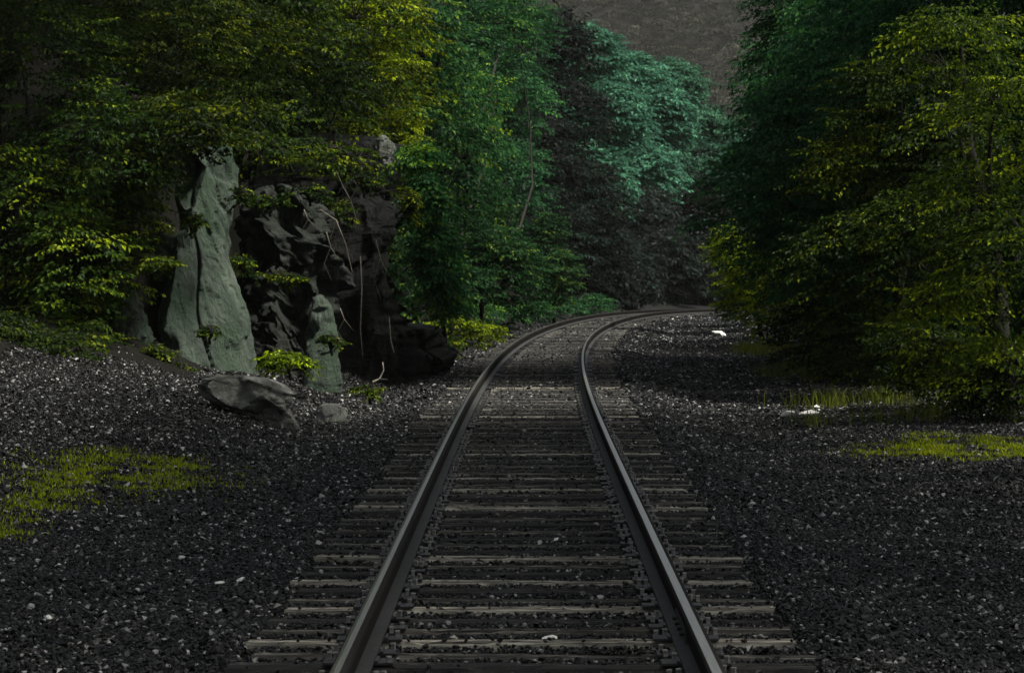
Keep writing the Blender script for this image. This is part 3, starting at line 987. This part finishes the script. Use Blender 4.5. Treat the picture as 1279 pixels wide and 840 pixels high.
    cb = len(vs)
    vs.append(out[:nu].mean(0).tolist())
    for j in range(nu):
        faces.append(((nv - 1) * nu + j, (nv - 1) * nu + (j + 1) % nu, ct))
        faces.append(((j + 1) % nu, j, cb))
    me = bpy.data.meshes.new(name)
    me.from_pydata(vs, [], faces)
    me.polygons.foreach_set("use_smooth", np.ones(len(me.polygons), bool))
    me.materials.append(mat)
    o = link(name, me)
    o.location = root_loc
    tag(o, label, cat, group)
    return o


GRK = "rocks of the cutting"
SLAB = [(1, .25), (.25, 1), (-.75, 1), (-1, .15), (-.62, -1), (.86, -.25)]      # blunt left edge, one broad face turned to the right
rock("rock_buttress", "tall pale green grey rock buttress, smooth and leaning, on the left slope", "rock",
     [(150, 214, 284), (178, 212, 286), (205, 211, 289), (236, 209, 290), (270, 207, 284), (290, 207, 279), (326, 205, 282), (374, 194, 300), (421, 184, 314), (464, 184, 323), (505, 196, 330)],
     43.8, M['rock_green'], .8, 1.3, .03, 1, 170, 260, group=GRK, strata=(-.35, .1, 1.0), facets=16, section=SLAB)
rock("rock_shoulder", "broken mossy rock leaning against the left side of the buttress", "rock",
     [(290, 180, 222), (310, 174, 235), (380, 160, 250), (440, 148, 262), (500, 144, 270)],
     44.6, M['rock_green'], .7, .9, .12, 12, 110, 150, group=GRK, strata=(-.3, .1, 1), facets=24, section=SLAB)
rock("rock_slab", "small rounded mossy rock at the foot of the buttress on its left", "rock",
     [(352, 152, 164), (380, 142, 180), (420, 140, 188), (450, 138, 192), (490, 138, 196)], 43.4, M['rock_green'], .4, .2, .07, 2, 70, 90, group=GRK)
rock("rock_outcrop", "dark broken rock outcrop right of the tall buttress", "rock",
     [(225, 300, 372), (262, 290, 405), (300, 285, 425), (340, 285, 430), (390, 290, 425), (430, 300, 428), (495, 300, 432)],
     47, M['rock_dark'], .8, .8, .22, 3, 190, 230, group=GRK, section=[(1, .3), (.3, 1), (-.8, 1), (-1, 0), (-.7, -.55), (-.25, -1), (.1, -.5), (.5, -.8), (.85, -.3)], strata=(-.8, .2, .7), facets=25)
rock("rock_slab", "narrow upright pale slab at the foot of the dark outcrop", "rock",
     [(368, 392, 404), (382, 388, 412), (405, 384, 418), (440, 380, 424), (490, 376, 428)], 45.5, M['rock_green'], .2, .35, .025, 4, 80, 100, group=GRK, facets=14)
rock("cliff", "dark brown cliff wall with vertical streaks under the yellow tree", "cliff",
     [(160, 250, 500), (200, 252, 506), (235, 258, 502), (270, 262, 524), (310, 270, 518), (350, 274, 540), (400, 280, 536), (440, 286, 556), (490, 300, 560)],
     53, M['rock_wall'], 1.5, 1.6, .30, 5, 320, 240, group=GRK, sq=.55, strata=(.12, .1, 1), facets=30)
rock("rock", "pale grey rock knob high on the cliff under the yellow tree", "rock",
     [(168, 472, 484), (180, 466, 493), (200, 465, 498), (216, 467, 500), (226, 476, 501), (236, 482, 503)],
     51.6, M['rock_grey'], .3, .1, .06, 6, 70, 110, group=GRK, facets=40)
rock("boulder", "angular grey boulder with dark underside lying at the foot of the buttress", "boulder",
     [(467, 262, 322), (479, 246, 356), (492, 248, 374), (503, 262, 386), (512, 290, 394), (522, 318, 392), (544, 336, 376)],
     36.5, M['rock_boulder'], .55, -.35, .07, 7, 110, 100, group=GRK, section=[(1, .2), (.4, 1), (-.8, 1), (-1, 0), (-.5, -1), (.3, -.9), (.75, -.55)], strata=(1, .2, -.35), facets=26)
rock("stone", "small pale flat stone right of the boulder", "stone",
     [(504, 404, 420), (507, 398, 430), (513, 393, 436), (526, 396, 433)], 37.3, M['rock_pale'], .16, .05, .03, 8, 60, 40, group=GRK, facets=14)

# pale loose stones one can pick out
pst = [(657, 662, .045, "pale cream stone on a sleeper in the middle of the track, the larger one"),
       (695, 681, .035, "pale cream stone on a sleeper right of the larger one"),
       (867, 533, .06, "pale stone alone on the gravel right of the inner rail"),
       (843, 642, .055, "pale stone beside the sleeper ends right of the inner rail"),
       (986, 521, .14, "left one of the two flat white stones at the edge of the gravel"),
       (1012, 519, .13, "right one of the two flat white stones at the edge of the gravel"),
       (1020, 510, .09, "small white stone just behind the two flat white stones"),
       (903, 421, .24, "white stone in the gravel by the yellow bush at the bend"),
       (275, 731, .045, "pale chip left of the sleeper ends in the dark gravel"),
       (300, 727, .045, "cream chip nearest the sleeper ends in the dark gravel"),
       (688, 807, .04, "pale stone between the bottom two bleached sleepers"),
       (60, 775, .05, "pale chip in the gravel near the bottom left corner")]
for k, (px, py, r_, lab) in enumerate(pst):
    d = CAMZ * F / (py - 332)
    for _ in range(5):
        x_ = (px - 639.5) / F * d
        d = (CAMZ - float(ground_z(x_, d))) * F / (py - 332)
    o = link("pale_stone", hull_mesh("pale_stone", 500 + k, M['pale_stone'], .5, 16))
    o.scale = (r_ * 1.25, r_ * .9, r_ * .8)
    o.rotation_euler = (.15, -.1, k * 1.3)
    o.location = (x_, d, float(ground_z(x_, d)) + r_ * .25 + (.03 if abs(x_ - track_x(d)) < 1.3 else 0))
    tag(o, lab, "stone", "pale loose stones")


# ------------------------------------------------------------------ grass, weeds, litter
def blades(name, label, cx, cy, h, mat, tone0=.45, lean=.5, wd=.006):
    n = len(cx)
    rs = np.random.default_rng(len(cx))
    z = ground_z(cx, cy) - .01
    a = rs.uniform(0, 6.28, n)
    hh = h * rs.uniform(.5, 1.25, n)
    ln = rs.uniform(.1, lean, n) * hh
    dx, dy = np.cos(a), np.sin(a)
    b_ = rs.uniform(0, 6.28, n)
    sx, sy = np.cos(b_) * wd, np.sin(b_) * wd
    V = np.empty((n, 5, 3))
    for k, (q, wv) in enumerate(((0, -1), (0, 1), (.55, .8), (.55, -.8))):
        V[:, k] = np.stack([cx + dx * ln * q * q + sx * wv, cy + dy * ln * q * q + sy * wv, z + hh * q], -1)
    V[:, 4] = np.stack([cx + dx * ln, cy + dy * ln, z + hh * (1 - .2 * ln / hh)], -1)
    b0 = np.arange(n)[:, None] * 5
    Fc = np.concatenate([b0 + np.array([[0, 1, 2]]), b0 + np.array([[0, 2, 3]]), b0 + np.array([[3, 2, 4]])], 0)
    T = np.repeat(np.clip(rs.normal(tone0, .2, n), 0, 1), 5)
    o = link(name, np_mesh(name, V.reshape(-1, 3), Fc, mat, False, {"leaf_tone": T}))
    tag(o, label, "grass", kind="stuff")
    return o


def patch_points(rs, polys, n):
    """random points in soft ellipses (x, y, rx, ry)"""
    xs_, ys_ = [], []
    tot = sum(p[2] * p[3] for p in polys)
    for (x, y, rx, ry) in polys:
        k = int(n * rx * ry / tot)
        a, r_ = rs.uniform(0, 6.28, k), np.sqrt(rs.random(k)) * (1 + .25 * rs.normal(size=k))
        xs_.append(x + rx * r_ * np.cos(a))
        ys_.append(y + ry * r_ * np.sin(a))
    x, y = np.concatenate(xs_), np.concatenate(ys_)
    keep = wob(x, y, .22) + .5 * wob(x, y, .7) + rs.normal(0, .3, len(x)) > .0
    return x[keep], y[keep]


def gp(px, py):
    d = CAMZ * F / (py - 332)
    for _ in range(6):
        x_ = (px - 639.5) / F * d
        d = (CAMZ - float(ground_z(x_, d))) * F / (py - 332)
    return x_, d


def ell(px, py, rpx, ry):
    x_, d = gp(px, py)
    return (x_, d, rpx / F * d, ry)


rs = np.random.default_rng(61)
x, y = patch_points(rs, [ell(210, 570, 65, .9), ell(120, 600, 55, 1.0), ell(60, 630, 60, 1.1), ell(10, 665, 50, 1.0), ell(150, 590, 130, 1.9)], 17000)
blades("grass", "strip of yellow green grass on the gravel at the left", x, y, .052, M['grass'])
x, y = patch_points(rs, [ell(1180, 562, 70, .7), ell(1260, 572, 70, .8), ell(1160, 545, 30, .6), ell(1200, 560, 120, 1.5)], 13000)
blades("grass", "bright yellow green grass under the trees at the right", x, y, .06, M['grass'], .55)
x, y = patch_points(rs, [ell(1080, 505, 90, 2.0), ell(1040, 530, 40, 1.0), ell(1130, 525, 50, 1.2), ell(1000, 470, 50, 3.0), ell(955, 440, 40, 4.0)], 5200)
blades("weeds", "tall dull weeds at the foot of the right hand wood", x, y, .26, M['weed'], .4, .5, .005)
x, y = patch_points(rs, [ell(560, 425, 40, 4.0), ell(610, 412, 30, 4.0), ell(480, 470, 60, 2.0)], 1500)
blades("weeds", "thin undergrowth on the talus at the left", *patch_points(rs, [ell(60, 470, 120, 2.5), ell(150, 475, 60, 1.5)], 2600), .10, M['weed'], .3)
blades("weeds", "low weeds along the foot of the dark cliff", x, y, .12, M['weed'], .45)

n = 13000
yy = rng.uniform(14, 62, n)
side = rng.random(n)
ee = np.where(side < .55, rng.uniform(-7.5, -2.0, n), np.where(side < .85, rng.uniform(2.2, 6.5, n), rng.uniform(-1.3, 1.3, n)))
xx = ee + track_x(yy)
keep = (np.abs(xx) < .165 * yy) & (np.abs(np.abs(ee) - .75) > .15)
keep &= (rng.random(n) < np.where(ee < 0, np.where(yy > 28, .7, .45), .45))
xx, yy, ee = xx[keep], yy[keep], ee[keep]
zz = ground_z(xx, yy) + .025 + .012 * rng.random(len(xx)) + .03 * (np.abs(ee) < 1.3)
n = len(xx)
D = np.stack([rng.normal(size=n), rng.normal(size=n), rng.normal(0, .25, n)], -1)
U = np.array([[0, 0, 1.0]]) + rng.normal(0, .35, (n, 3))
L = rng.uniform(.025, .065, n)
V, Fc, T = leaf_geo(np.stack([xx, yy, zz], -1), D, U, L, L * .55, np.clip(rng.normal(.4, .28, n), 0, 1), .3)
tag(link("fallen_leaves", np_mesh("fallen_leaves", V, Fc, M['litter'], False, {"leaf_tone": T})),
    "dry pale leaf litter strewn over the gravel", "leaf litter", kind="stuff")


# small leafy plants at the foot of the rocks
def plant(label, px, py, d, rpx, rzpx, mat, n, seed):
    x_ = (px - 639.5) / F * d
    c_ = at(px, py, d)
    bz = c_[2] - rzpx / F * d - .1
    s = d / F
    tree("leafy_plant", label, "plant", "small plants among the rocks", (x_, d),
         [(c_[0] - rpx * s * .35, d, c_[2], rpx * s * .7, rpx * s * .5, rzpx * s), (c_[0] + rpx * s * .4, d - .1, c_[2] - rzpx * s * .3, rpx * s * .6, rpx * s * .5, rzpx * s * .8)],
         mat, n, 12, .06, .22, seed, trunk_r=.015, stem_name="stem", base_z=bz)


plant("bright yellow green plant growing right of the buttress foot", 362, 450, 42.5, 34, 15, M['leaf_gold'], 110, 201)
plant("yellow green plant at the left foot of the buttress", 200, 442, 42.3, 18, 14, M['leaf_yellow'], 55, 202)
plant("bright bush of yellow leaves beside the track where it starts to bend", 583, 410, 63, 50, 20, M['leaf_gold'], 260, 203)
plant("dull low plant on the slope between the cliff foot and the track", 545, 425, 62, 34, 16, M['leaf_olive'], 110, 204)
plant("small plant with yellow leaves near the dead twig", 462, 486, 43, 16, 9, M['leaf_yellow'], 30, 205)
plant("tuft of leaves growing in the crack halfway up the buttress", 240, 275, 43.2, 10, 14, M['leaf_olive'], 26, 206)
plant("sprig of yellow leaves at the upper right edge of the buttress", 303, 242, 43.6, 12, 10, M['leaf_yellow'], 26, 207)
plant("spray of yellow leaves hanging before the left side of the buttress", 185, 325, 42.6, 34, 12, M['leaf_yellow'], 70, 208)


for k, (px, py, d, rx, rz, mt, n_, lab) in enumerate([
        (338, 252, 46.0, 22, 10, 'leaf_olive', 46, "olive plant hanging from the top left of the dark outcrop"),
        (388, 238, 46.2, 24, 11, 'leaf_olive', 50, "olive plant hanging over the top right of the dark outcrop"),
        (304, 330, 45.2, 14, 14, 'leaf_olive', 36, "small fern like plant in the gap between buttress and dark outcrop"),
        (358, 345, 45.6, 18, 9, 'leaf_olive', 34, "small plant on a ledge in the middle of the dark outcrop"),
        (425, 262, 50.0, 26, 16, 'leaf_olive', 60, "plant hanging on the cliff wall left of the pale knob"),
        (510, 250, 50.6, 16, 22, 'leaf_yellow', 60, "yellow tinted plant clinging to the cliff just below the pale knob"),
        (455, 225, 50.2, 24, 14, 'leaf_olive', 55, "leafy plant spilling over the cliff top left of the pale knob"),
        (530, 330, 51.4, 14, 24, 'leaf_deep', 55, "dark green plant on the right edge of the cliff wall"),
        (415, 425, 44.8, 14, 10, 'leaf_olive', 26, "small plant at the right foot of the pale slab"),
        (262, 412, 42.6, 12, 8, 'leaf_olive', 20, "tuft of leaves low on the face of the buttress"),
        (228, 462, 42.0, 22, 9, 'leaf_yellow', 46, "yellow green plant in front of the buttress foot")]):
    plant(lab, px, py, d, rx, rz, M[mt], n_, 220 + k)


def stick(label, pts, d, r_, mat=None, forks=()):
    mb = MB()
    P = np.array([at(a, b_, d + q) for a, b_, q in pts])
    P0 = P[0].copy()
    mb.tube(P - P0, np.linspace(r_, r_ * .5, len(P)), 6)
    for fk in forks:
        Q_ = np.array([at(a, b_, d + q) for a, b_, q in fk])
        mb.tube(Q_ - P0, np.linspace(r_ * .7, r_ * .3, len(Q_)), 5)
    o = link("dead_branch", mb.mesh("dead_branch", mat or M['dead'], True))
    o.location = P0
    tag(o, label, "dead branch", "dead branches on the cliff")


stick("pale forked dead twig standing on the ground under the cliff", [(465, 477, 0), (474, 473, .1), (479, 462, .1), (478, 452, .2)], 43.5, .016, forks=[[(474, 473, .1), (484, 474, -.1)]])
stick("thin dead branch bending over the top of the dark outcrop", [(445, 275, .2), (438, 250, 0), (428, 232, -.1), (420, 213, -.2)], 46.0, .009, forks=[[(438, 250, 0), (446, 232, -.2), (443, 226, -.2)]])
stick("long thin dead branch hanging down the cliff wall", [(400, 262, .2), (420, 275, 0), (432, 305, -.1), (440, 340, -.1)], 46.3, .009, forks=[[(420, 275, 0), (412, 300, 0)]])
for k_, (a_, b_, l_, dd_, lab_) in enumerate([(408, 290, 60, 46.2, "pale hanging root at the right side of the dark outcrop"), (470, 300, 75, 50.6, "grey hanging root below the pale knob"),
                                       (425, 385, 45, 46.4, "short pale root near the cliff foot"),
                                       (380, 262, 40, 45.8, "thin dead twig lying over the top edge of the dark outcrop")]):
    stick(lab_, [(a_, b_, 0), (a_ + 5, b_ + l_ * .3, -.15), (a_ - 3, b_ + l_ * .65, -.1), (a_ + 6, b_ + l_, 0)], dd_, .007,
          forks=[[(a_ + 5, b_ + l_ * .3, -.15), (a_ + 16, b_ + l_ * .6, -.2)]])
stick("bare root hanging straight down the dark cliff", [(450, 320, 0), (452, 360, -.1), (450, 410, -.1), (453, 445, 0)], 50.5, .012)
stick("pale broken stick leaning on the right part of the cliff", [(492, 440, 0), (488, 425, 0), (486, 395, .2)], 50.8, .013)

# ------------------------------------------------------------------ haze
mb = MB()
mb.box(-760, 760, -120, 960, -22, 108)
hz = link("haze", mb.mesh("haze", None))
m = bpy.data.materials.new("haze_air")
m.use_nodes = True
nt = m.node_tree
nt.nodes.clear()
out = nt.nodes.new("ShaderNodeOutputMaterial")
pv = nt.nodes.new("ShaderNodeVolumePrincipled")
pv.inputs["Color"].default_value = (.90, .90, .80, 1)
pv.inputs["Density"].default_value = 0.00007
nt.links.new(pv.outputs[0], out.inputs["Volume"])
hz.data.materials.clear()
hz.data.materials.append(m)
tag(hz, "thin brownish haze filling the valley", "haze", kind="stuff")
